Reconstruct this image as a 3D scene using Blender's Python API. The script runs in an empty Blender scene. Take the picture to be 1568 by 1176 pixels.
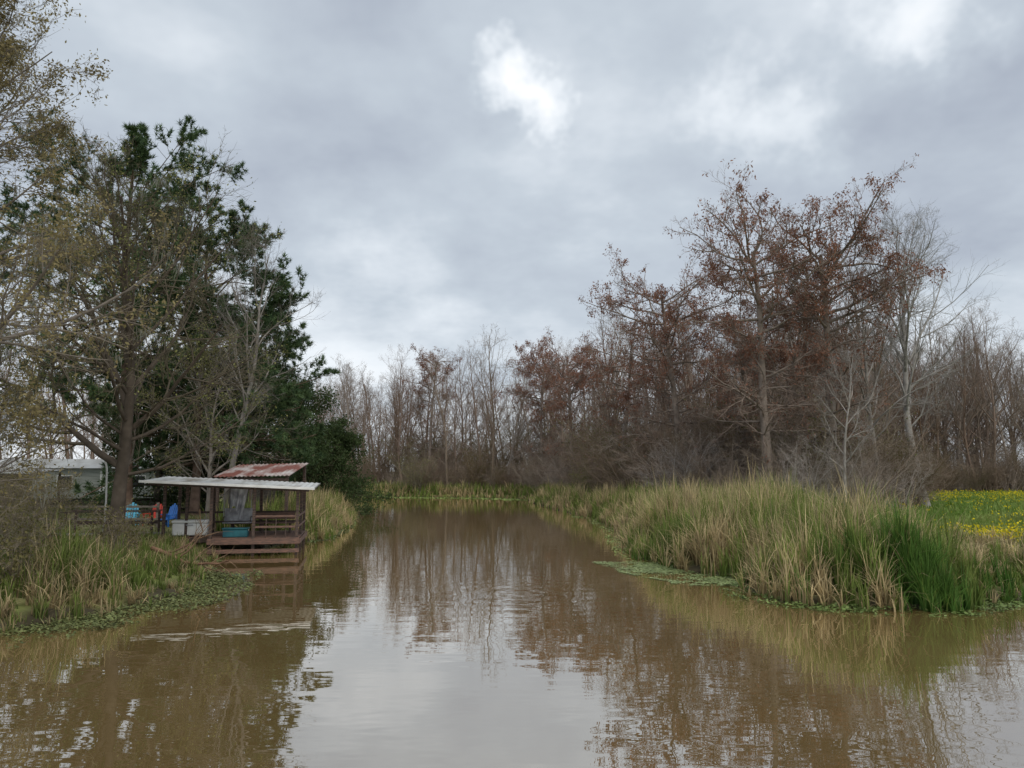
import bpy, bmesh, math, numpy as np
from mathutils import Vector, Matrix
scene = bpy.context.scene
scene.view_settings.view_transform = 'Standard'
scene.view_settings.look = 'None'
scene.view_settings.exposure = 0
COL = scene.collection

# ------------------------------------------------------------------ helpers
def nrm(a):
    return a / np.maximum(np.linalg.norm(a, axis=-1, keepdims=True), 1e-9)

def make_mesh(name, parts, mats, smooth=False):
    V, C, LI, LS, MI = [], [], [], [], []
    vo = 0; lo = 0
    for (v, f, c, mi) in parts:
        v = np.asarray(v, dtype=np.float32).reshape(-1, 3)
        f = np.asarray(f, dtype=np.int64)
        if len(f) == 0: continue
        c = np.asarray(c, dtype=np.float32)
        if c.ndim == 1: c = np.tile(c, (len(v), 1))
        V.append(v); C.append(c.reshape(-1, 3))
        LI.append((f + vo).ravel()); k = f.shape[1]
        LS.append(lo + np.arange(len(f)) * k); MI.append(np.full(len(f), mi))
        vo += len(v); lo += f.size
    V = np.concatenate(V); C = np.concatenate(C); LI = np.concatenate(LI); LS = np.concatenate(LS); MI = np.concatenate(MI)
    me = bpy.data.meshes.new(name)
    me.vertices.add(len(V)); me.vertices.foreach_set('co', V.ravel())
    me.loops.add(len(LI)); me.loops.foreach_set('vertex_index', LI.astype(np.int32))
    me.polygons.add(len(LS)); me.polygons.foreach_set('loop_start', LS.astype(np.int32))
    me.polygons.foreach_set('material_index', MI.astype(np.int32))
    me.polygons.foreach_set('use_smooth', np.full(len(LS), smooth))
    me.update(calc_edges=True)
    ca = me.color_attributes.new('Col', 'FLOAT_COLOR', 'POINT')
    ca.data.foreach_set('color', np.concatenate([C, np.ones((len(C), 1), np.float32)], 1).ravel())
    for m in mats: me.materials.append(m)
    return me

def add_obj(name, me, loc=(0, 0, 0), rot=0, scale=1, parent=None):
    o = bpy.data.objects.new(name, me); COL.objects.link(o)
    o.location = loc; o.rotation_euler = (0, 0, rot)
    o.scale = (scale,) * 3 if np.isscalar(scale) else scale
    if parent: o.parent = parent
    return o

def empty(name, loc=(0, 0, 0), rot=0):
    o = bpy.data.objects.new(name, None); COL.objects.link(o); o.location = loc
    o.rotation_euler = (0, 0, rot); o.empty_display_size = .3
    return o

def tube(pts, rad, S, col, mi=0):
    N, K, _ = pts.shape
    T = nrm(np.gradient(pts, axis=1))
    tm = np.abs(T.mean(1)); ax = tm.argmin(1); ref = np.eye(3)[ax][:, None, :]
    U = nrm(np.cross(T, np.broadcast_to(ref, T.shape))); W = np.cross(T, U)
    a = np.arange(S) * 2 * np.pi / S
    v = pts[:, :, None, :] + rad[:, :, None, None] * (np.cos(a)[None, None, :, None] * U[:, :, None, :] + np.sin(a)[None, None, :, None] * W[:, :, None, :])
    idx = np.arange(N * K * S).reshape(N, K, S)
    r = np.roll(idx, -1, axis=2)
    f = np.stack([idx[:, :-1], r[:, :-1], r[:, 1:], idx[:, 1:]], -1).reshape(-1, 4)
    return (v.reshape(-1, 3), f, np.asarray(col, float), mi)

def grow(P, D, L, R, K, wander, trop, rend, r):
    N = len(P); pts = np.zeros((N, K + 1, 3)); pts[:, 0] = P; d = nrm(D)
    for k in range(K):
        d = nrm(d + wander * r.normal(size=(N, 3)) + np.array([0, 0, 1.]) * trop)
        pts[:, k + 1] = pts[:, k] + d * (L / K)[:, None]
    rad = R[:, None] * np.linspace(1, rend, K + 1)[None]
    return pts, rad

def spawn(pts, rad, n, t0, t1, ang, av, r):
    N, K, _ = pts.shape
    idx = np.repeat(np.arange(N), n)
    t = t0 + (t1 - t0) * ((np.tile(np.arange(n), N) + r.random(N * n)) / n)
    x = t * (K - 1); i = np.minimum(x.astype(int), K - 2); fr = (x - i)[:, None]
    a = pts[idx, i]; b = pts[idx, i + 1]
    P = a * (1 - fr) + b * fr; T = nrm(b - a)
    rr = rad[idx, i] * (1 - fr[:, 0]) + rad[idx, i + 1] * fr[:, 0]
    pr = nrm(np.cross(T, r.normal(size=T.shape)))
    A = np.radians(ang + av * r.normal(size=len(T)))[:, None]
    return P, np.cos(A) * T + np.sin(A) * pr, t, idx, rr

def leaves(P, size, cols, r, mi=1, aspect=.5, droop=0.):
    N = len(P)
    d = nrm(r.normal(size=(N, 3)) + np.array([0, 0, -droop])); s = nrm(np.cross(d, r.normal(size=(N, 3))))
    sz = (size * (.6 + .8 * r.random(N)))[:, None]
    v = np.stack([P, P + d * sz * .5 + s * sz * aspect * .5, P + d * sz, P + d * sz * .5 - s * sz * aspect * .5], 1)
    f = np.arange(N * 4).reshape(N, 4)
    return (v.reshape(-1, 3), f, np.repeat(cols, 4, axis=0), mi)

def mixcol(a, b, t):
    return np.asarray(a)[None] * (1 - t[:, None]) + np.asarray(b)[None] * t[:, None]

def blades(P, H, w, bend, r, cb, ct, K=4, mi=0):
    N = len(P); th = r.random(N) * 2 * np.pi
    ld = np.stack([np.cos(th), np.sin(th), 0 * th], 1)
    ph = th + np.pi / 2 + r.normal(size=N) * .6
    wd = np.stack([np.cos(ph), np.sin(ph), 0 * ph], 1)
    V = []; Cc = []
    for k in range(K + 1):
        s = k / K
        up = H * (s - .55 * bend * s * s); out = H * bend * s ** 2.2 * .9
        c = P + ld * out[:, None]; c = c + np.array([0, 0, 1.]) * up[:, None]
        ww = (w * (1 - s ** 2 * .93) * .5)[:, None]
        V.append(np.stack([c - wd * ww, c + wd * ww], 1))
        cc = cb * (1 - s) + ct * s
        Cc.append(np.stack([cc, cc], 1))
    V = np.stack(V, 1); Cc = np.stack(Cc, 1)
    idx = np.arange(N * (K + 1) * 2).reshape(N, K + 1, 2)
    f = np.stack([idx[:, :-1, 0], idx[:, :-1, 1], idx[:, 1:, 1], idx[:, 1:, 0]], -1).reshape(-1, 4)
    return (V.reshape(-1, 3), f, Cc.reshape(-1, 3), mi)

def vnoise(x, y, s=1., p=0.):
    x = x / s; y = y / s
    return (np.sin(x * 1.3 + 1.7 * np.sin(y * .9 + p) + p) + np.sin(y * 1.7 + 1.3 * np.sin(x * 1.1 - p)) + .6 * np.sin(2.9 * x + 2.3 * y + p * 2)) / 5.2 + .5

# ------------------------------------------------------------------ materials
def nodes(m):
    m.use_nodes = True; nt = m.node_tree; nt.nodes.clear(); return nt, nt.nodes, nt.links

def mat_attr(name, rough=.8, nscale=3., namp=.5, transl=0., objrand=0., bump=0., spec=.2, detail=2):
    m = bpy.data.materials.new(name); nt, n, l = nodes(m)
    out = n.new('ShaderNodeOutputMaterial'); b = n.new('ShaderNodeBsdfPrincipled')
    b.inputs['Roughness'].default_value = rough; b.inputs['Specular IOR Level'].default_value = spec
    at = n.new('ShaderNodeAttribute'); at.attribute_name = 'Col'
    src = at.outputs['Color']
    if namp:
        tc = n.new('ShaderNodeTexCoord'); no = n.new('ShaderNodeTexNoise'); no.inputs['Scale'].default_value = nscale
        no.inputs['Detail'].default_value = detail
        l.new(tc.outputs['Object'], no.inputs['Vector'])
        mr = n.new('ShaderNodeMapRange'); mr.inputs[1].default_value = .25; mr.inputs[2].default_value = .75
        mr.inputs[3].default_value = 1 - namp; mr.inputs[4].default_value = 1 + namp
        l.new(no.outputs['Fac'], mr.inputs[0])
        vm = n.new('ShaderNodeVectorMath'); vm.operation = 'SCALE'
        l.new(at.outputs['Color'], vm.inputs[0]); l.new(mr.outputs[0], vm.inputs['Scale'])
        src = vm.outputs[0]
    if objrand:
        oi = n.new('ShaderNodeObjectInfo'); mm = n.new('ShaderNodeMix'); mm.data_type = 'RGBA'
        mm.inputs[6].default_value = (1 + objrand, 1 + objrand, 1 + objrand * 1.1, 1)
        mm.inputs[7].default_value = (1 - objrand * .6, 1 - objrand, 1 - objrand * 1.3, 1)
        l.new(oi.outputs['Random'], mm.inputs[0])
        v2 = n.new('ShaderNodeVectorMath'); v2.operation = 'MULTIPLY'
        l.new(src, v2.inputs[0]); l.new(mm.outputs[2], v2.inputs[1]); src = v2.outputs[0]
    l.new(src, b.inputs['Base Color'])
    if bump:
        bp = n.new('ShaderNodeBump'); bp.inputs['Distance'].default_value = bump
        l.new(no.outputs['Fac'], bp.inputs['Height']); l.new(bp.outputs[0], b.inputs['Normal'])
    if transl:
        tr = n.new('ShaderNodeBsdfTranslucent'); l.new(src, tr.inputs['Color'])
        mx = n.new('ShaderNodeMixShader'); mx.inputs[0].default_value = transl
        l.new(b.outputs[0], mx.inputs[1]); l.new(tr.outputs[0], mx.inputs[2]); l.new(mx.outputs[0], out.inputs[0])
    else: l.new(b.outputs[0], out.inputs[0])
    return m

def mat_plain(name, c, c2=None, rough=.6, scale=4., metal=0., stretch=(1, 1, 1), lo=.4, hi=.65, bump=0.):
    m = bpy.data.materials.new(name); nt, n, l = nodes(m)
    out = n.new('ShaderNodeOutputMaterial'); b = n.new('ShaderNodeBsdfPrincipled')
    b.inputs['Roughness'].default_value = rough; b.inputs['Metallic'].default_value = metal
    tc = n.new('ShaderNodeTexCoord'); mp = n.new('ShaderNodeMapping'); mp.inputs['Scale'].default_value = stretch
    no = n.new('ShaderNodeTexNoise'); no.inputs['Scale'].default_value = scale; no.inputs['Detail'].default_value = 6
    cr = n.new('ShaderNodeValToRGB'); c2 = c2 or tuple(x * .6 for x in c)
    cr.color_ramp.elements[0].position = lo; cr.color_ramp.elements[0].color = (*c2, 1)
    cr.color_ramp.elements[1].position = hi; cr.color_ramp.elements[1].color = (*c, 1)
    l.new(tc.outputs['Object'], mp.inputs[0]); l.new(mp.outputs[0], no.inputs['Vector'])
    l.new(no.outputs['Fac'], cr.inputs[0]); l.new(cr.outputs[0], b.inputs['Base Color'])
    if bump:
        bp = n.new('ShaderNodeBump'); bp.inputs['Distance'].default_value = bump
        l.new(no.outputs['Fac'], bp.inputs['Height']); l.new(bp.outputs[0], b.inputs['Normal'])
    l.new(b.outputs[0], out.inputs[0]); return m

M_bark = mat_attr('bark', .9, 2.5, .35, spec=0.)
M_barkI = mat_attr('forest_bark', .9, 1.5, 0, objrand=.28, spec=0.)
M_leaf = mat_attr('leaf', .6, 1.2, .3, transl=.3)
M_leafI = mat_attr('shrub_leaf', .6, 1.2, 0, transl=.3, objrand=.2)
M_reed = mat_attr('reed_blade', .55, .7, .25, transl=.3)
M_ground = mat_attr('ground_soil_grass', .95, 1.6, .45, bump=.08, detail=5)
M_needle = mat_attr('pine_needle', .5, 1.2, .3)
M_float = mat_attr('floating_leaf', .5, 1.5, .35)
M_wood = mat_plain('weathered_dark_wood', (.13, .085, .065), (.05, .036, .03), .8, 6, stretch=(1, 1, 5), bump=.01)
M_wood2 = mat_plain('reddish_deck_board', (.22, .12, .085), (.11, .07, .055), .75, 5, stretch=(1, 4, 6), bump=.01)
M_greyw = mat_plain('grey_wood', (.27, .235, .2), (.13, .11, .09), .85, 5, stretch=(1, 1, 4))
M_tin = mat_plain('galvanised_roof', (.62, .63, .62), (.3, .27, .23), .45, 1.3, .1, stretch=(1, .3, 1), lo=.33, hi=.55)
M_tinold = mat_plain('dull_roof_metal', (.42, .43, .42), (.25, .24, .22), .6, 1.1, 0., stretch=(1, .3, 1), lo=.35, hi=.6)
M_rust = mat_plain('rusted_roof', (.5, .46, .44), (.2, .07, .05), .7, 1.1, .1, stretch=(1, .5, 1), lo=.45, hi=.64)
M_white = mat_plain('white_paint', (.8, .8, .78), (.66, .66, .63), .4, 2)
M_grey = mat_plain('grey_fabric', (.5, .51, .53), (.25, .25, .27), .8, 3)
M_teal = mat_plain('teal_plastic', (.03, .17, .2), (.02, .1, .13), .4, 2)
M_blue = mat_plain('blue_plastic', (.03, .16, .5), (.02, .11, .38), .4, 2)
M_red = mat_plain('red_plastic', (.6, .05, .03), (.45, .04, .02), .4, 2)
M_cyan = mat_plain('light_blue_plastic', (.12, .5, .68), (.1, .38, .55), .4, 2)
M_glass = mat_plain('window_glass', (.03, .035, .04), (.02, .02, .025), .1, 1)
M_siding = mat_plain('siding', (.36, .385, .35), (.26, .28, .25), .6, 1.2, stretch=(1, 1, 8))
M_dark = mat_plain('dark_underside', (.05, .045, .04), None, .9, 2)
M_tealwall = mat_plain('teal_siding', (.2, .3, .3), (.14, .22, .22), .6, 2)

# ------------------------------------------------------------------ shoreline / terrain
WP = np.array([(-14, -60), (-13, 0), (-12.6, 12), (-11.4, 16.6), (-10.6, 18.2), (-9.9, 19.6), (-9.4, 22.3), (-10.2, 26), (-11.9, 30), (-12.6, 33.5),
               (-11.4, 36.5), (-9.7, 39.5), (-10.2, 46), (-11.6, 55), (-13.3, 65), (-15.4, 75), (-18.6, 86), (-27, 97), (-45, 104), (-130, 112),
               (-130, 124), (-60, 120), (-32, 113), (-19, 105.5), (-11, 101), (-4, 99.5), (.6, 96), (2.6, 90), (2.4, 84), (3.2, 77), (4.6, 66), (6.2, 55),
               (6.3, 46), (5.6, 38), (5.2, 31.5), (6.1, 27.5), (7.6, 24.8), (6.9, 22.4), (7.5, 20.8), (9.0, 19.8), (11, 19.7), (12.6, 20.8),
               (14.5, 21.6), (18, 20.5), (22, 12), (23, 0), (23, -60)], float)
def sdf(P):
    P = np.asarray(P, float); out = np.empty(len(P))
    A = WP; B = np.roll(WP, -1, 0)
    for s in range(0, len(P), 20000):
        p = P[s:s + 20000, None, :2]
        e = B - A; w = p - A[None]
        t = np.clip((w * e).sum(-1) / (e * e).sum(-1), 0, 1)
        d = np.sqrt(((w - t[..., None] * e) ** 2).sum(-1)).min(1)
        c = ((A[None, :, 1] > p[..., 1]) != (B[None, :, 1] > p[..., 1]))
        xi = A[:, 0] + (p[..., 1] - A[:, 1]) / np.where(e[:, 1] == 0, 1e-9, e[:, 1]) * e[:, 0]
        ins = (c & (p[..., 0] < xi)).sum(1) % 2 == 1
        out[s:s + 20000] = np.where(ins, -d, d)
    return out
def hgt_from(sd, x, y):
    w = sd + .7 * (vnoise(x, y, .8, 2.) - .5) + .35 * (vnoise(x, y, .3, 5.) - .5)
    z = np.where(w < 0, np.maximum(w * .6, -1.5), np.minimum(w * .35, .25) + .65 * (1 - np.exp(-np.maximum(w - .5, 0) / 5.)))
    z = z + np.where(w > 1, .12 * (vnoise(x, y, 3., .5) - .5), 0)
    return z
def H(x, y):
    x = np.atleast_1d(np.asarray(x, float)); y = np.atleast_1d(np.asarray(y, float))
    return hgt_from(sdf(np.stack([x, y], 1)), x, y)
def in_poly(P, poly):
    A = np.array(poly, float); B = np.roll(A, -1, 0); x = P[:, 0:1]; y = P[:, 1:2]
    c = ((A[None, :, 1] > y) != (B[None, :, 1] > y))
    e = B - A; xi = A[:, 0] + (y - A[:, 1]) / np.where(e[:, 1] == 0, 1e-9, e[:, 1]) * e[:, 0]
    return (c & (x < xi)).sum(1) % 2 == 1

F_RIGHT = [(-130, 132), (-60, 128), (-32, 120), (-18, 112), (-8, 106), (1, 102), (6, 92), (8.5, 78), (12, 63), (16, 54), (22, 51), (28, 54), (31, 66), (40, 88), (120, 100), (140, 185), (-130, 185)]
F_LEFT = [(-130, 74), (-50, 72), (-32, 70), (-24, 78), (-24, 88), (-34, 95), (-130, 106)]

xs = np.concatenate([-np.geomspace(4000, 62, 22), np.arange(-60, 60.1, .55), np.geomspace(62, 4000, 22)])
ys = np.concatenate([-np.geomspace(3000, 22, 14), np.arange(-20, 130.1, .6), np.geomspace(133, 5000, 26)])
X, Y = np.meshgrid(xs, ys); gx = X.ravel(); gy = Y.ravel()
sd = sdf(np.stack([gx, gy], 1)); gz = hgt_from(sd, gx, gy)
nx, ny = len(xs), len(ys)
ii = np.arange(nx * ny).reshape(ny, nx)
gf = np.stack([ii[:-1, :-1], ii[:-1, 1:], ii[1:, 1:], ii[1:, :-1]], -1).reshape(-1, 4)
P2 = np.stack([gx, gy], 1)
forest = in_poly(P2, F_RIGHT) | in_poly(P2, F_LEFT) | (gy > 140)
nn = np.clip(vnoise(gx, gy, 2.5, 1.) * 1.4 - .2, 0, 1)
gc = mixcol((.12, .17, .04), (.22, .21, .08), nn)
lit = mixcol((.2, .15, .10), (.14, .115, .08), nn)
gc[forest] = lit[forest]
mud = (sd < .5); gc[mud] = np.array([.07, .06, .035])
left = (gx < -12) & (gy < 70) & ~mud
gc[left] = mixcol((.15, .17, .06), (.26, .23, .13), nn)[left]
add_obj('ground_terrain', make_mesh('ground_terrain', [(np.stack([gx, gy, gz], 1), gf, gc, 0)], [M_ground], True))

# ------------------------------------------------------------------ water
m = bpy.data.materials.new('muddy_water'); nt, n, l = nodes(m)
out = n.new('ShaderNodeOutputMaterial')
dif = n.new('ShaderNodeBsdfDiffuse'); glo = n.new('ShaderNodeBsdfGlossy'); glo.inputs['Roughness'].default_value = 0.
glo.inputs['Color'].default_value = (1., .98, .95, 1)
tc = n.new('ShaderNodeTexCoord')
nz = n.new('ShaderNodeTexNoise'); nz.inputs['Scale'].default_value = .2; nz.inputs['Detail'].default_value = 3
cr = n.new('ShaderNodeValToRGB'); cr.color_ramp.elements[0].position = .35; cr.color_ramp.elements[1].position = .7
cr.color_ramp.elements[0].color = (.175, .118, .045, 1); cr.color_ramp.elements[1].color = (.22, .15, .062, 1)
l.new(tc.outputs['Object'], nz.inputs['Vector']); l.new(nz.outputs['Fac'], cr.inputs[0]); l.new(cr.outputs[0], dif.inputs['Color'])
mp = n.new('ShaderNodeMapping'); mp.inputs['Scale'].default_value = (.55, 1.2, 1); mp.inputs['Rotation'].default_value = (0, 0, .12)
w1 = n.new('ShaderNodeTexNoise'); w1.inputs['Scale'].default_value = 1.5; w1.inputs['Detail'].default_value = 2; w1.inputs['Roughness'].default_value = .45
l.new(tc.outputs['Object'], mp.inputs[0]); l.new(mp.outputs[0], w1.inputs['Vector'])
vs = n.new('ShaderNodeVectorMath'); vs.operation = 'DISTANCE'; vs.inputs[1].default_value = (.3, 22.3, 0); l.new(tc.outputs['Object'], vs.inputs[0])
def math_(op, a, bb=None, c=None):
    q = n.new('ShaderNodeMath'); q.operation = op
    for i, s in enumerate((a, bb, c)):
        if s is None: continue
        if isinstance(s, (int, float)): q.inputs[i].default_value = s
        else: l.new(s, q.inputs[i])
    return q.outputs[0]
ring = math_('MULTIPLY', math_('SINE', math_('MULTIPLY', vs.outputs['Value'], 9.)), math_('EXPONENT', math_('MULTIPLY', vs.outputs['Value'], -.7)))
hsum = math_('ADD', w1.outputs['Fac'], math_('MULTIPLY', ring, .6))
bp = n.new('ShaderNodeBump'); bp.inputs['Strength'].default_value = 1; bp.inputs['Distance'].default_value = .0052
l.new(hsum, bp.inputs['Height']); l.new(bp.outputs[0], glo.inputs['Normal'])
fr_ = n.new('ShaderNodeFresnel'); fr_.inputs['IOR'].default_value = 1.45; l.new(bp.outputs[0], fr_.inputs['Normal'])
fac = math_('MINIMUM', math_('MULTIPLY_ADD', fr_.outputs[0], .6, .42), .93)
mxw = n.new('ShaderNodeMixShader'); l.new(fac, mxw.inputs[0]); l.new(dif.outputs[0], mxw.inputs[1]); l.new(glo.outputs[0], mxw.inputs[2]); l.new(mxw.outputs[0], out.inputs[0])
wv = np.array([(-600, -600, 0), (600, -600, 0), (600, 600, 0), (-600, 600, 0)], float)
add_obj('bayou_water', make_mesh('bayou_water', [(wv, [[0, 1, 2, 3]], (1, 1, 1), 0)], [m]))

# ------------------------------------------------------------------ tree generators
def branch_levels(p0, r0, L0, cfg, r, bark, twig, parts):
    pts, rad, L = p0, r0, L0
    nl = len(cfg)
    for li, (nb, t0, t1, ang, av, lf, rf, K, wd, tp, S) in enumerate(cfg):
        P, D, t, idx, rr = spawn(pts, rad, nb, t0, t1, ang, av, r)
        L2 = L[idx] * lf * (1.1 - .6 * t) * (.6 + .8 * r.random(len(t)))
        R2 = np.maximum(rr * rf, .006)
        pts, rad = grow(P, D, L2, R2, K, wd, tp, .35, r); L = L2
        f = (li + 1) / nl
        parts.append(tube(pts, rad, S, np.asarray(bark) * (1 - f) + np.asarray(twig) * f))
    return pts, rad, L

def make_trunk(Ht, r0, r, wander=.03, lean=(0, 0), flare=.6, K=14, rend=.12):
    P = np.array([[0, 0, -.4]]); D = np.array([[lean[0], lean[1], 1.]])
    pts, _ = grow(P, D, np.array([Ht + .4]), np.array([r0]), K, wander, .03, .1, r)
    t = np.linspace(0, 1, K + 1)
    rad = r0 * (1 - t * (1 - rend)) * (1 + flare * np.exp(-t * Ht / 1.1))
    return pts, rad[None]

def limbs(pts, rad, n1, c0, spread, prof, ang_lo, ang_hi, K, wander, trop, r, rf=.5, rl=.012):
    P, D, t, idx, rr = spawn(pts, rad, n1, c0, .99, 60, 0, r)
    tt = (t - c0) / (1 - c0)
    ang = np.radians(ang_lo + (ang_hi - ang_lo) * tt + 9 * r.normal(size=len(tt)))
    az = np.arange(len(tt)) * 2.399 + r.normal(size=len(tt)) * .5
    D = np.stack([np.sin(ang) * np.cos(az), np.sin(ang) * np.sin(az), np.cos(ang)], 1)
    L = spread * prof(tt) * (.7 + .5 * r.random(len(tt)))
    R = np.minimum(rr * rf, rl * L + .012)
    lp, lr = grow(P, D, L, R, K, wander, trop, .25, r)
    return lp, lr, L

def bare_tree(seed, Ht, r0, spread, n1=16, c0=.35, counts=(6, 6, 5), bark=(.13, .115, .10), twig=(.12, .10, .085), ang=(60, 25), sides=8, twr=1.):
    r = np.random.default_rng(seed); parts = []
    tp, tr = make_trunk(Ht, r0, r, .045, (r.normal() * .05, r.normal() * .05))
    parts.append(tube(tp, tr, sides, bark))
    lp, lr, L = limbs(tp, tr, n1, c0, spread, lambda t: .65 + .5 * np.sin(np.pi * np.clip(t, 0, 1) ** .8) - .35 * t ** 2, ang[0], ang[1], 7, .12, .06, r, .6)
    parts.append(tube(lp, lr, 5, bark))
    cfg = [(counts[0], .2, 1, 42, 12, .55, .6, 5, .13, .06, 4), (counts[1], .15, 1, 42, 14, .55, .6, 3, .15, .05, 3), (counts[2], .1, 1, 38, 15, .6, .75 * twr, 2, .15, .04, 3)]
    tw = branch_levels(lp, lr, L, cfg, r, bark, twig, parts)
    return parts, tw, r

def cypress(seed, Ht, r0, spread, red=.5, n1=36, c0=.3, bark=(.24, .2, .17), twig=(.28, .21, .17), nleaf=4):
    r = np.random.default_rng(seed); parts = []
    tp, tr = make_trunk(Ht, r0, r, .025, (r.normal() * .02, r.normal() * .02), 1.3, 16, .3)
    parts.append(tube(tp, tr, 10, bark))
    prof = lambda t: np.where(t < .5, .58 + .16 * np.sin(t * 9), .66 + (t - .5) * 1.15) * (1 - .35 * np.clip((t - .9) / .1, 0, 1))
    lp, lr, L = limbs(tp, tr, n1, c0, spread, prof, 92, 62, 9, .13, .010, r, .7, .017)
    parts.append(tube(lp, lr, 5, bark))
    cfg = [(9, .2, 1, 50, 15, .40, .62, 5, .16, .05, 4), (6, .15, 1, 46, 16, .5, .64, 3, .18, .03, 3), (6, .1, 1, 44, 16, .6, .85, 2, .2, .0, 3)]
    pts, rad, LL = branch_levels(lp, lr, L, cfg, r, bark, twig, parts)
    q = pts[:, -1]; hz = q[:, 2] / Ht
    pr = np.clip((hz - .45) / .45, .05, 1) * red
    cl = np.clip(vnoise(q[:, 0] + q[:, 2], q[:, 1] - q[:, 2], 1.2, seed) * 2.8 - .85, 0.06, 1)
    k = r.random(len(q)) < pr * cl * .85
    q = np.repeat(q[k], nleaf, 0); q = q + r.normal(size=q.shape) * np.array([.1, .1, .13])
    parts.append(leaves(q, .2, mixcol((.20, .095, .065), (.34, .18, .12), r.random(len(q))), r, 1, .34, 1.1))
    return parts

def pine(seed, Ht, r0, spread, c0=.4, n1=60, low=.6):
    r = np.random.default_rng(seed); parts = []
    tp, tr = make_trunk(Ht, r0, r, .02, (r.normal() * .02, 0), .3, 14, .25)
    parts.append(tube(tp, tr, 10, (.2, .14, .11)))
    prof = lambda t: np.where(t < .4, low + (1 - low) * t * 2.5, 1.) * (1 - .5 * np.clip((t - .75) / .25, 0, 1) ** 1.5)
    lp, lr, L = limbs(tp, tr, n1, c0, spread, prof, 98, 60, 8, .11, .012, r, .45)
    parts.append(tube(lp, lr, 5, (.16, .12, .09)))
    # foliage sits in flattened plates towards the limb ends
    pts, rad, LL = branch_levels(lp, lr, L, [(9, .45, 1, 52, 12, .30, .6, 4, .12, .06, 4), (6, .3, 1, 45, 15, .55, .6, 3, .12, .1, 3)], r, (.16, .12, .09), (.12, .1, .06), parts)
    P, D, t, idx, rr = spawn(pts, rad, 3, .3, 1.0, 15, 12, r)
    nb = 13; N = len(P)
    P = np.repeat(P, nb, 0); D = np.repeat(D, nb, 0)
    d = nrm(D + .8 * r.normal(size=D.shape) + np.array([0, 0, .25])); s = nrm(np.cross(d, r.normal(size=d.shape)))
    ln = (.22 + .18 * r.random(len(P)))[:, None]
    v = np.stack([P - s * .024, P + s * .024, P + d * ln], 1)
    c = mixcol((.04, .08, .035), (.115, .175, .07), np.repeat(r.random(N), nb))
    parts.append((v.reshape(-1, 3), np.arange(len(P) * 3).reshape(-1, 3), np.repeat(c, 3, 0), 1))
    return parts

def evergreen(seed, Ht, spread, nleaf=6, c1=(.03, .055, .02), c2=(.09, .13, .045)):
    r = np.random.default_rng(seed); parts = []
    tp, tr = make_trunk(Ht * .92, .28, r, .06, (0, 0), .4, 10, .2)
    parts.append(tube(tp, tr, 8, (.12, .10, .08)))
    lp, lr, L = limbs(tp, tr, 36, .08, spread, lambda t: 1.05 - .6 * t ** 1.6, 88, 35, 7, .12, -.01, r, .5)
    parts.append(tube(lp, lr, 4, (.11, .09, .07)))
    pts, rad, LL = branch_levels(lp, lr, L, [(8, .25, 1, 50, 14, .45, .6, 4, .15, .0, 3), (6, .2, 1, 50, 15, .5, .6, 2, .15, .0, 3)], r, (.1, .08, .06), (.1, .08, .05), parts)
    q = pts.reshape(-1, 3); q = np.repeat(q, nleaf, 0) + r.normal(size=(len(q) * nleaf, 3)) * .22
    cl = vnoise(q[:, 0] + q[:, 2], q[:, 1], 1., seed) * .5 + .5 * r.random(len(q))
    parts.append(leaves(q, .17, mixcol(c1, c2, np.clip(cl, 0, 1)), r, 1, .55, .2))
    return parts

def shrub(seed, Ht, leafy=0, bark=(.17, .15, .13), lc=((.10, .12, .03), (.18, .18, .06)), nst=14):
    r = np.random.default_rng(seed); parts = []
    P = r.normal(size=(nst, 3)) * np.array([.35, .35, 0]); D = r.normal(size=(nst, 3)) * np.array([.45, .45, 0]) + np.array([0, 0, 1.])
    L = Ht * (.6 + .5 * r.random(nst))
    lp, lr = grow(P, D, L, .012 + .006 * L, 7, .13, .02, .25, r)
    parts.append(tube(lp, lr, 4, bark))
    pts, rad, LL = branch_levels(lp, lr, L, [(8, .15, 1, 40, 15, .45, .6, 3, .16, .02, 3), (6, .1, 1, 42, 15, .5, .7, 3, .18, .0, 3), (3, .1, 1, 40, 15, .6, .9, 1, .2, 0, 3)], r, bark, bark, parts)
    if leafy:
        q = pts[:, -1]; q = np.repeat(q, leafy, 0) + r.normal(size=(len(q) * leafy, 3)) * .08
        parts.append(leaves(q, .085, mixcol(lc[0], lc[1], r.random(len(q))), r, 1, .5, .2))
    return parts

def plant(name, parts, x, y, mats, rot=0, scale=1, smooth=True):
    me = make_mesh(name, parts, mats, smooth)
    return add_obj(name, me, (x, y, float(H(x, y)[0]) - .05), rot, scale)

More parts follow.
